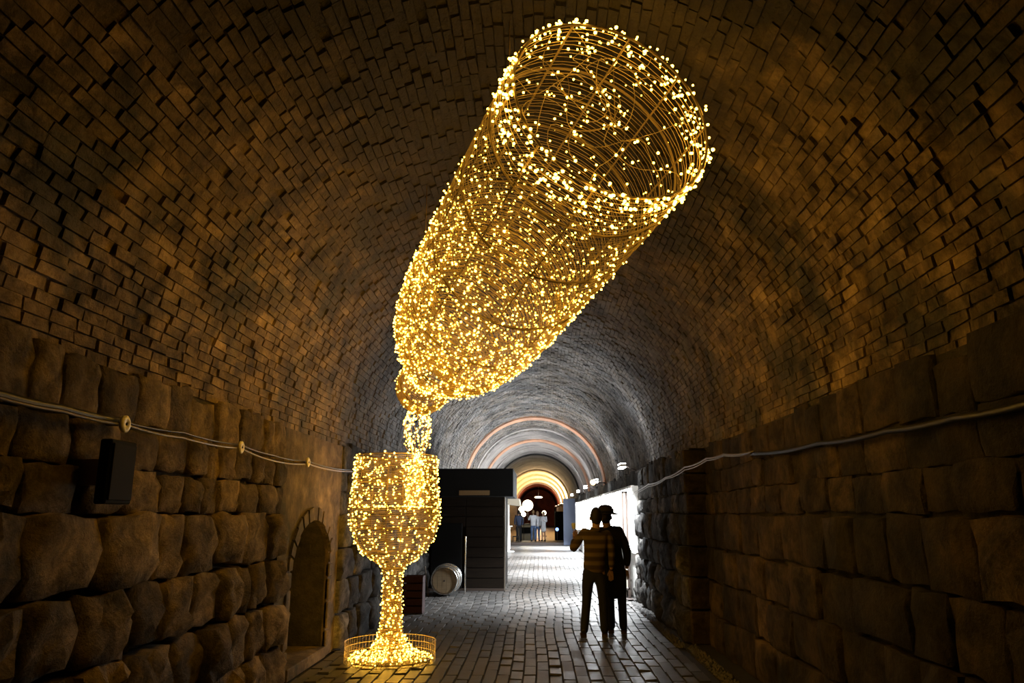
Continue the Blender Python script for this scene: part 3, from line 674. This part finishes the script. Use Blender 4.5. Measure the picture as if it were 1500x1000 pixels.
# ------------------------------------------------------------------ far end
YF = 40.3
def XX(px, Y): return float(on_y(px, 752, Y)[0])
def ZZ(py, Y): return float(on_y(790, py, Y)[2])
m = MB(); m.box(-2.4, XX(838, YF), YF, YF + 3.2, 0, .14, .01); tag(m.build('platform', M['darkframe']), 'low dark platform across the floor where the distant visitors stand', 'platform')
t = thing('partition', 'slate blue partition screen at the far end of the lit display cases', 'screen', (XX(831, YF), YF - .2, 0))
xa, xb = XX(826, YF - .2), XX(839, YF - .2) ; zt2 = ZZ(730, YF)
mb = MB(); mb.box(xa, xb + .1, YF - .2, YF - .12, .02, zt2 - .04, .005); mb.build('panel', M['greypaint'], t)
for (a_, b_, c_, d_) in ((xa - .03, xa + .02, 0, zt2), (xb + .08, xb + .13, 0, zt2), (xa, xb + .1, zt2 - .05, zt2)):
    mb = MB(); mb.box(a_, b_, YF - .22, YF - .1, c_, d_, .004); mb.build('frame_bar', M['greypaint'], t)
p = on_y(816, 775, YF + .5); t = thing('blue_lamp', 'tiny blue indicator lamp on a thin post beside the slate partition', 'lamp', (float(p[0]), YF + .5, .14))
mb = MB(); mb.tube([(float(p[0]), YF + .5, .14), (float(p[0]), YF + .5, float(p[2]))], .012, 6); mb.build('post', M['darkframe'], t)
mb = MB(); mb.lathe((float(p[0]), YF + .47, float(p[2])), (0, -1, 0), [(0, .09), (.03, .09), (.05, .04)], 12); mb.build('lens', M['bluelens'], t)
# stall left
YS = 33.5; t = thing('market_stall', 'small pale market stall with white post and drab awning beyond the dark kiosk', 'stall', (XX(748, YS), YS, 0))
mb = MB(); mb.lathe((XX(744, YS), YS, 0), (0, 0, 1), [(0, .28), (.03, .28), (.05, .07), (ZZ(735, YS), .07)], 16); mb.build('post', M['whitepaint'], t)
mb = MB(); mb.box(-2.3, XX(747, YS) , YS + .1, YS + .5, .1, 1.05, .01); mb.build('counter', M['whitepaint'], t)
mb = MB(); mb.box(-2.35, XX(750, YS), YS + .0, YS + .6, 1.05, 1.1, .01); mb.build('counter_top', M['whitepaint'], t)
mb = MB(); xa, xb = XX(738, YS), XX(762, YS); mb.add([(xa, YS, ZZ(728, YS)), (xb - .05, YS, ZZ(730, YS)), (xb, YS - .1, ZZ(741, YS)), (xa, YS - .1, ZZ(738, YS)), (xa, YS + 2.5, ZZ(728, YS)), (xb - .05, YS + 2.5, ZZ(730, YS)), (xb, YS + 2.5, ZZ(741, YS)), (xa, YS + 2.5, ZZ(738, YS))],
    [(0, 1, 2, 3), (4, 7, 6, 5), (0, 4, 5, 1), (1, 5, 6, 2), (3, 2, 6, 7), (0, 3, 7, 4)]); mb.build('awning', M['drab'], t)
mb = MB(); mb.box(xa, xa + .1, YS + 2.4, YS + 2.5, 0, 2.1); mb.build('rear_post', M['whitepaint'], t)
# white umbrella light / globes
def globe(px, py, Y, r, lb, nm='globe_lamp', zb=None):
    p = on_y(px, py, Y); t = thing(nm, lb, 'lamp', (float(p[0]), Y, .0), 'glowing warm globe lamps at the far end')
    mb = MB(); mb.lathe(tuple(p), (0, 0, 1), [(-r * math.cos(q), r * math.sin(q)) for q in np.linspace(.05, PI - .05, 12)], 20); mb.build('globe', M['globe'], t)
    mb = MB(); mb.tube([(float(p[0]), Y, 0), (float(p[0]), Y, float(p[2]) - r * .9)], .02, 6); mb.build('post', M['darkframe'], t)
    mb = MB(); mb.lathe((float(p[0]), Y, 0), (0, 0, 1), [(0, .2), (.03, .2), (.05, .04)], 12); mb.build('foot', M['darkframe'], t)
globe(773, 740, 50, .36, 'largest glowing round lamp at the far end, left of the tunnel centre')
globe(764, 746, 46, .18, 'glowing round lamp above the visitor in dark blue')
globe(767, 753, 45.5, .14, 'lowest glowing round lamp at the shoulder of the visitor in dark blue')
globe(797, 751, 56, .16, 'small glowing round lamp above the visitor in white on the right')
t = thing('hanging_lamp', 'flat oval warm lamp hanging under the red arch at the far end', 'lamp', (XX(789, 86), 86, ZZ(728, 86)))
mb = MB(); mb.lathe((XX(789, 86), 86, ZZ(728, 86)), (0, 0, 1), [(-.10, .2), (-.05, .45), (.05, .42), (.1, .1)], 20); mb.build('shade', M['globe'], t)
mb = MB(); mb.tube([(XX(789, 86), 86, ZZ(728, 86)), (XX(789, 86), 86, ZS + 2.3)], .02, 5); mb.build('rod', M['darkframe'], t)
ld = D_.lights.new('lamp_light', 'POINT'); ld.energy = 500; ld.color = (1, .6, .35); ld.shadow_soft_size = .1; lo = D_.objects.new('lamp_light', ld); COL.objects.link(lo); lo.parent = t; lo.location = (0, 0, -.3)
# warm wash lamps of the far stretch, low on right wall
wl = ['nearer', 'middle', 'farther']
for i, yy in enumerate((60, 68, 77)):
    t = thing('wash_lamp', 'warm trough lamp on the right wall of the farthest lit stretch, the %s of three' % wl[i], 'lamp', (1.75, yy, 2.35), 'warm trough lamps in the farthest stretch')
    mb = MB(); mb.box(1.6, 2.0, yy - 1.5, yy + 1.5, 2.28, 2.36, .01); mb.build('trough', M['darkframe'], t)
    mb = MB(); mb.box(1.65, 1.9, yy - 1.4, yy + 1.4, 2.36, 2.38); mb.build('lens', M['globe'], t)
    ld = D_.lights.new('wash_light', 'AREA'); ld.shape = 'RECTANGLE'; ld.size = .25; ld.size_y = 2.8; ld.energy = WARM_W; ld.color = (1, .72, .38)
    lo = D_.objects.new('wash_light', ld); COL.objects.link(lo); lo.parent = t; lo.location = (-.0, 0, .06); lo.rotation_euler = (PI, math.radians(-10), 0)
# dark cabinets on the right side of the far stretch
t = thing('cabinet', 'dark timber cabinet against the right wall behind the blue lamp', 'cabinet', (1.3, 46, 0))
mb = MB(); mb.box(.95, 1.9, 46, 48, .0, 1.75, .01); mb.build('body', M['booth'], t)
for i in range(2): mb = MB(); mb.box(.98 + i * .47, 1.42 + i * .46, 45.97, 46, .1, 1.68, .01); mb.build('door', M['booth'], t)
t = thing('counter', 'dark low counter behind the visitors in the far stretch', 'counter', (-.9, 47, 0))
mb = MB(); mb.box(-1.4, -.35, 47, 47.7, 0, .95, .01); mb.build('body', M['drab'], t)
mb = MB(); mb.box(-1.45, -.3, 46.95, 47.75, .95, 1.0, .01); mb.build('counter_top', M['darkframe'], t)
mb = MB(); mb.box(-1.2, -.5, 46.94, 46.99, .45, .8, .005); mb.build('opening', M['black'], t)

# ------------------------------------------------------------------ people
def skin(name, verts, edges, radii, m, parent, sub=2, root=0):
    me = D_.meshes.new(name + '_cage'); me.from_pydata([tuple(v) for v in verts], edges, []); o = D_.objects.new(name + '_cage', me); COL.objects.link(o)
    md = o.modifiers.new('s', 'SKIN'); md.use_smooth_shade = True
    sl = me.skin_vertices[0].data if me.skin_vertices else None
    if sl is None:
        bm = bmesh.new(); bm.from_mesh(me); lay_ = bm.verts.layers.skin.verify(); bm.to_mesh(me); bm.free(); sl = me.skin_vertices[0].data
    for i, r in enumerate(radii):
        sl[i].radius = r if isinstance(r, tuple) else (r, r); sl[i].use_root = (i == root)
    sd = o.modifiers.new('d', 'SUBSURF'); sd.levels = sub; sd.render_levels = sub
    dg = bpy.context.evaluated_depsgraph_get(); dg.update(); ev = o.evaluated_get(dg); out = D_.meshes.new_from_object(ev); D_.objects.remove(o)
    out.name = name; out.polygons.foreach_set('use_smooth', [True] * len(out.polygons)); out.materials.clear(); out.materials.append(m)
    r = D_.objects.new(name, out); COL.objects.link(r); r.parent = parent; return r
class Fig:
    """figure facing +Y by default; J = joints in metres, rotated by rz"""
    def __init__(s, x, y, z, h, rz, label, cat='person', group=None):
        s.k = h / 1.75; s.root = thing('person', label, cat, (x, y, z), group); s.root.rotation_euler = (0, 0, rz)
    def P(s, p): return (p[0] * s.k, p[1] * s.k, p[2] * s.k)
    def sk(s, name, chains, m, sub=2):
        V = []; E = []; R = []; idx = {}
        for ch in chains:
            prev = None
            for key, p, r in ch:
                if key in idx: i = idx[key]
                else: i = len(V); idx[key] = i; V.append(s.P(p)); R.append(tuple(q * s.k for q in r) if isinstance(r, tuple) else r * s.k)
                if prev is not None: E.append((prev, i))
                prev = i
        return skin(name, V, E, R, m, s.root, sub)
def person(x, y, z, h, rz, label, top, bottom, shoes, hair, armL, armR, legL, legR, hat=None, coat=False, dress=False, sub=2, hands=True, lean=0, topm_sleeve=True, turn=0, longhair=False):
    f = Fig(x, y, z, h, rz, label)
    hx = lean
    neck = (hx * .8, 0, 1.45); chest = (hx * .6, 0, 1.27); waist = (hx * .2, .01, 1.06); pel = (0, 0, .93); headc = (hx + .0, .02, 1.63)
    shL = (-.175 + hx * .7, 0, 1.415); shR = (.175 + hx * .7, 0, 1.415); hipL = (-.09, 0, .90); hipR = (.09, 0, .90)
    # body: head, neck, trunk, arms, hands, legs in one surface
    ch = [[('pel', pel, (.10, .08)), ('waist', waist, (.10, .07)), ('chest', chest, (.11, .08)), ('neck0', neck, .06), ('neck1', (hx * .9, .01, 1.52), .064), ('jaw', (hx, .025, 1.57), (.062, .07)), ('headc', headc, (.075, .092)), ('crown', (hx, .01, 1.715), (.055, .065))]]
    for nm, sh, arm in (('L', shL, armL), ('R', shR, armR)):
        el, wr = arm; ch.append([('chest', chest, .1), ('sh' + nm, sh, .055), ('el' + nm, el, .04), ('wr' + nm, wr, .028)])
    for nm, hip, leg in (('L', hipL, legL), ('R', hipR, legR)):
        kn, an = leg; ch.append([('pel', pel, .08), ('hip' + nm, hip, .07), ('kn' + nm, kn, .055), ('an' + nm, an, .04)])
    body = f.sk('body', ch, M['skin'], sub)
    if hands:
        for nm, arm in (('L', armL), ('R', armR)):
            el, wr = Vector(arm[0]), Vector(arm[1]); d = (wr - el).normalized(); side = d.cross(Vector((0, 1, 0))); side = side.normalized() if side.length > .1 else Vector((1, 0, 0)); nrm = d.cross(side).normalized()
            palm = wr + d * .055; chs = [[('w', tuple(wr - d * .01), (.026, .02)), ('p', tuple(palm), (.036, .018))]]
            for k_ in range(4):
                o_ = side * (-.027 + .018 * k_); ln = (.07, .078, .074, .058)[k_]; b = palm + o_ + d * .025
                chs.append([('p', tuple(palm), .02), ('a%d' % k_, tuple(b), .0105), ('b%d' % k_, tuple(b + d * ln * .5 + nrm * .008), .0095), ('c%d' % k_, tuple(b + d * ln * .9 + nrm * .028), .0085)])
            tb = wr + d * .02 - side * .028; chs.append([('w', tuple(wr), .02), ('t1', tuple(tb), .012), ('t2', tuple(tb - side * .018 + d * .035 + nrm * .012), .0105), ('t3', tuple(tb - side * .018 + d * .06 + nrm * .022), .009)])
            f.sk('hand', chs, M['skin'], 1)
        # face
        for nm, p, r in (('nose', (hx, .125, 1.60), .016), ('ear', (hx - .082, .015, 1.61), .02), ('ear', (hx + .082, .015, 1.61), .02)):
            mb = MB(); mb.lathe((0, 0, 0), (0, 0, 1), [(-r * 1.6 * math.cos(q), r * math.sin(q) * .8) for q in np.linspace(.1, PI - .1, 6)], 8); o = mb.build(nm, M['skin'], f.root); o.location = f.P(p)
            o.data.transform(Matrix.Translation((0, 0, 0)))
            for vv in o.data.vertices: vv.co = Vector(vv.co) + Vector(f.root.location)
        for sx in (-1, 1):
            mb = MB(); mb.lathe((0, 0, 0), (0, 1, 0), [(-.006, .004), (0, .012), (.006, .006)], 8); o = mb.build('eye', M['black'], f.root)
            for vv in o.data.vertices: vv.co = Vector(vv.co) + Vector(f.root.location)
            o.location = f.P((hx + sx * .032, .105, 1.635))
        mb = MB(); mb.box(-.025, .025, -.004, .004, -.005, .005, .002); o = mb.build('mouth', M['boot'], f.root)
        for vv in o.data.vertices: vv.co = Vector(vv.co) + Vector(f.root.location)
        o.location = f.P((hx, .105, 1.555))
    # clothes
    for nm, hip, leg in ():
        pass
    if not dress:
        ch = [[('pel', (0, 0, .97), (.15, .115)), ('seat', (0, -.01, .90), (.145, .125))]]
        for nm, hip, leg in (('L', hipL, legL), ('R', hipR, legR)):
            kn, an = leg; hem = Vector(an).lerp(Vector(kn), -.06)
            ch.append([('seat', (0, -.01, .9), .1), ('hip' + nm, (hip[0] * 1.05, hip[1], .82), .098), ('kn' + nm, kn, .07), ('cf' + nm, tuple(Vector(kn).lerp(Vector(an), .35)), .066), ('an' + nm, tuple(hem), .06)])
        f.sk('trousers', ch, bottom, sub)
    tz = .87 if not dress else .55
    if coat: tz = .50
    ch = [[('hem', (0, 0, tz - .05), (.205, .16) if (coat or dress) else (.165, .135)), ('hip', (0, 0, max(tz + .12, .95)), (.172, .138)), ('waist', waist, (.155, .122)), ('chest', chest, (.178, .128)), ('up', (hx * .7, 0, 1.41), (.13, .10)), ('coll', (hx * .85, .0, 1.485), .078)]]
    for nm, sh, arm in (('L', shL, armL), ('R', shR, armR)):
        el, wr = Vector(arm[0]), Vector(arm[1]); cuff = wr.lerp(el, .12)
        c_ = [('chest', chest, .12), ('sh' + nm, (sh[0] * 1.0, sh[1], sh[2]), .075 if not coat else .085), ('el' + nm, tuple(el), .056 if not coat else .066)]
        if topm_sleeve: c_.append(('wr' + nm, tuple(cuff), .043 if not coat else .052))
        ch.append(c_)
    f.sk('coat' if coat else ('dress' if dress else 'shirt'), ch, top, sub)
    for nm, leg in (('L', legL), ('R', legR)):
        an = Vector(leg[1]); dx = .02 if nm == 'R' else -.02
        f.sk('shoe', [[('h', (an.x, an.y - .035, .045), .042), ('m', (an.x + dx * .5, an.y + .06, .042), (.046, .038)), ('t', (an.x + dx, an.y + .15, .034), (.042, .03))], [('h', (an.x, an.y - .035, .045), .04), ('a', (an.x, an.y - .01, .13), .05)]], shoes, 1)
    mb = MB(); nu_, nv_ = 14, 9; vs = []; fs = []
    for a_ in range(nv_ + 1):
        for b_ in range(nu_):
            th_ = PI * a_ / nv_; ph_ = 2 * PI * b_ / nu_; q = Vector((.088 * math.sin(th_) * math.cos(ph_), .108 * math.sin(th_) * math.sin(ph_), .128 * math.cos(th_)))
            if q.y > .03 and q.z < .035: q.y = .03
            if longhair and q.y < .03 and q.z < -.02: q.z = -.02 + (q.z + .02) * 2.6
            vs.append(Vector(f.root.location) + Vector(f.P((hx + q.x, -.006 + q.y, 1.645 + q.z + random.gauss(0, .002)))))
    for a_ in range(nv_):
        for b_ in range(nu_): fs.append((a_ * nu_ + b_, (a_ + 1) * nu_ + b_, (a_ + 1) * nu_ + (b_ + 1) % nu_, a_ * nu_ + (b_ + 1) % nu_))
    mb.add(vs, fs, True); mb.build('hair', hair, f.root)
    if hat:
        mb = MB(); c = Vector(f.root.location)
        mb.lathe(c, (0, 0, 1), [(q * f.k * 1.1, r * f.k * 1.1) for q, r in ((.0, .085), (-.016, .170), (-.010, .174), (.004, .155), (.008, .106), (.06, .10), (.09, .088), (.112, .05), (.116, .01))], 28)
        o = mb.build('hat', hat, f.root); o.location = f.P((hx, .0, 1.672))
        mb = MB(); mb.lathe(c, (0, 0, 1), [(.010 * f.k, .117 * f.k), (.034 * f.k, .115 * f.k)], 28, cap=False); o = mb.build('hat_band', M['black'], f.root); o.location = f.P((hx, 0, 1.667))
    return f
sole = lambda px, py: on_z(px, py, 0)
pA = on_z(873, 934, .0); pB = on_z(902, 931, 0)
A_ = person(float(pA[0]), float(pA[1]), 0, 1.69, 0, 'person seen from behind in a striped long-sleeved top and dark jeans, left elbow out', M['stripe'], M['jeans'], M['boot'], M['hair'],
            ((-.30, .04, 1.17), (-.26, .24, 1.33)), ((.25, -.03, 1.14), (.24, .02, .90)), ((-.115, .015, .50), (-.165, -.02, .075)), ((.11, .03, .50), (.125, .03, .075)), lean=.045)
B_ = person(float(pB[0]) + .02, float(pB[1]) + .18, 0, 1.70, -.1, 'person from behind in long black coat and brimmed hat, beside the one in stripes', M['coat'], M['coat'], M['boot'], M['hair'],
            ((-.22, .0, 1.13), (-.19, .1, .90)), ((.20, .0, 1.13), (.185, .03, .88)), ((-.07, .02, .48), (-.06, .0, .075)), ((.10, .0, .48), (.11, -.03, .075)), hat=M['felt'], coat=True, lean=-.10)
# the glass in the raised hand
g_ = A_.root.location; c = Vector((g_.x - .262 * A_.k, g_.y + .375 * A_.k, 1.34)); t = thing('drinking_glass', 'small pale drinking glass in the raised left hand of the person in stripes', 'glass', tuple(c))
mb = MB(); mb.lathe(c, (0, 0, 1), [(0, .028), (.004, .028), (.006, .005), (.06, .004), (.075, .026), (.12, .034), (.15, .03)], 16, cap=False); M['clear'] = mat('pale_glass', (.8, .78, .6), .1); mb.build('bowl', M['clear'], t)

M['navy'] = mat('navy_cloth', (.03, .045, .09), .8); M['white'] = mat('white_cloth', (.75, .77, .82), .8); M['blackc'] = mat('black_cloth', (.012, .012, .015), .8)
M['bluejeans'] = mat('blue_jeans', (.10, .16, .30), .8); M['fair'] = mat('fair_hair', (.3, .18, .08), .7); M['pink'] = mat('pale_trousers', (.7, .6, .6), .8)
rest = (((-.24, 0, 1.13), (-.22, .05, .88)), ((.24, 0, 1.13), (.22, .05, .88)), ((-.09, .01, .48), (-.10, 0, .075)), ((.09, .01, .48), (.10, 0, .075)))
Yp = 42.0; zp = .14
person(XX(760, Yp), Yp, zp, 1.66, .2, 'distant visitor in navy shirt and black trousers, leftmost of the group', M['navy'], M['blackc'], M['black'], M['hair'], *rest, sub=1, hands=False)
person(XX(781, Yp), Yp, zp, 1.66, 0, 'distant visitor in white shirt and blue jeans, arm round a neighbour', M['white'], M['bluejeans'], M['black'], M['fair'], ((-.27, .05, 1.2), (-.12, .22, 1.28)), rest[1], rest[2], rest[3], sub=1, hands=False)
person(XX(787, Yp + .3), Yp + .35, zp, 1.60, PI, 'distant visitor in a pale top standing close behind the white shirt', M['white'], M['bluejeans'], M['black'], M['fair'], *rest, sub=1, hands=False, longhair=True)
person(XX(796, Yp), Yp + .1, zp, 1.58, 2.6, 'distant visitor in a short white dress, rightmost of the group', M['white'], M['pink'], M['black'], M['hair'], ((-.24, 0, 1.16), (-.1, .18, 1.22)), rest[1], rest[2], rest[3], sub=1, hands=False, dress=True, longhair=True)
# folded pushchair by the navy visitor
t = thing('bench', 'low dark bench beside the visitor in navy', 'bench', (XX(755, 41), 41, .14))
mb = MB(); mb.box(XX(751, 41), XX(760, 41) , 40.9, 41.2, .40, .45, .01); mb.build('seat', M['blackc'], t)
for q in (751.4, 759.6): mb = MB(); mb.box(XX(q, 41) - .02, XX(q, 41) + .02, 40.92, 41.18, .14, .40, .004); mb.build('leg', M['blackc'], t)
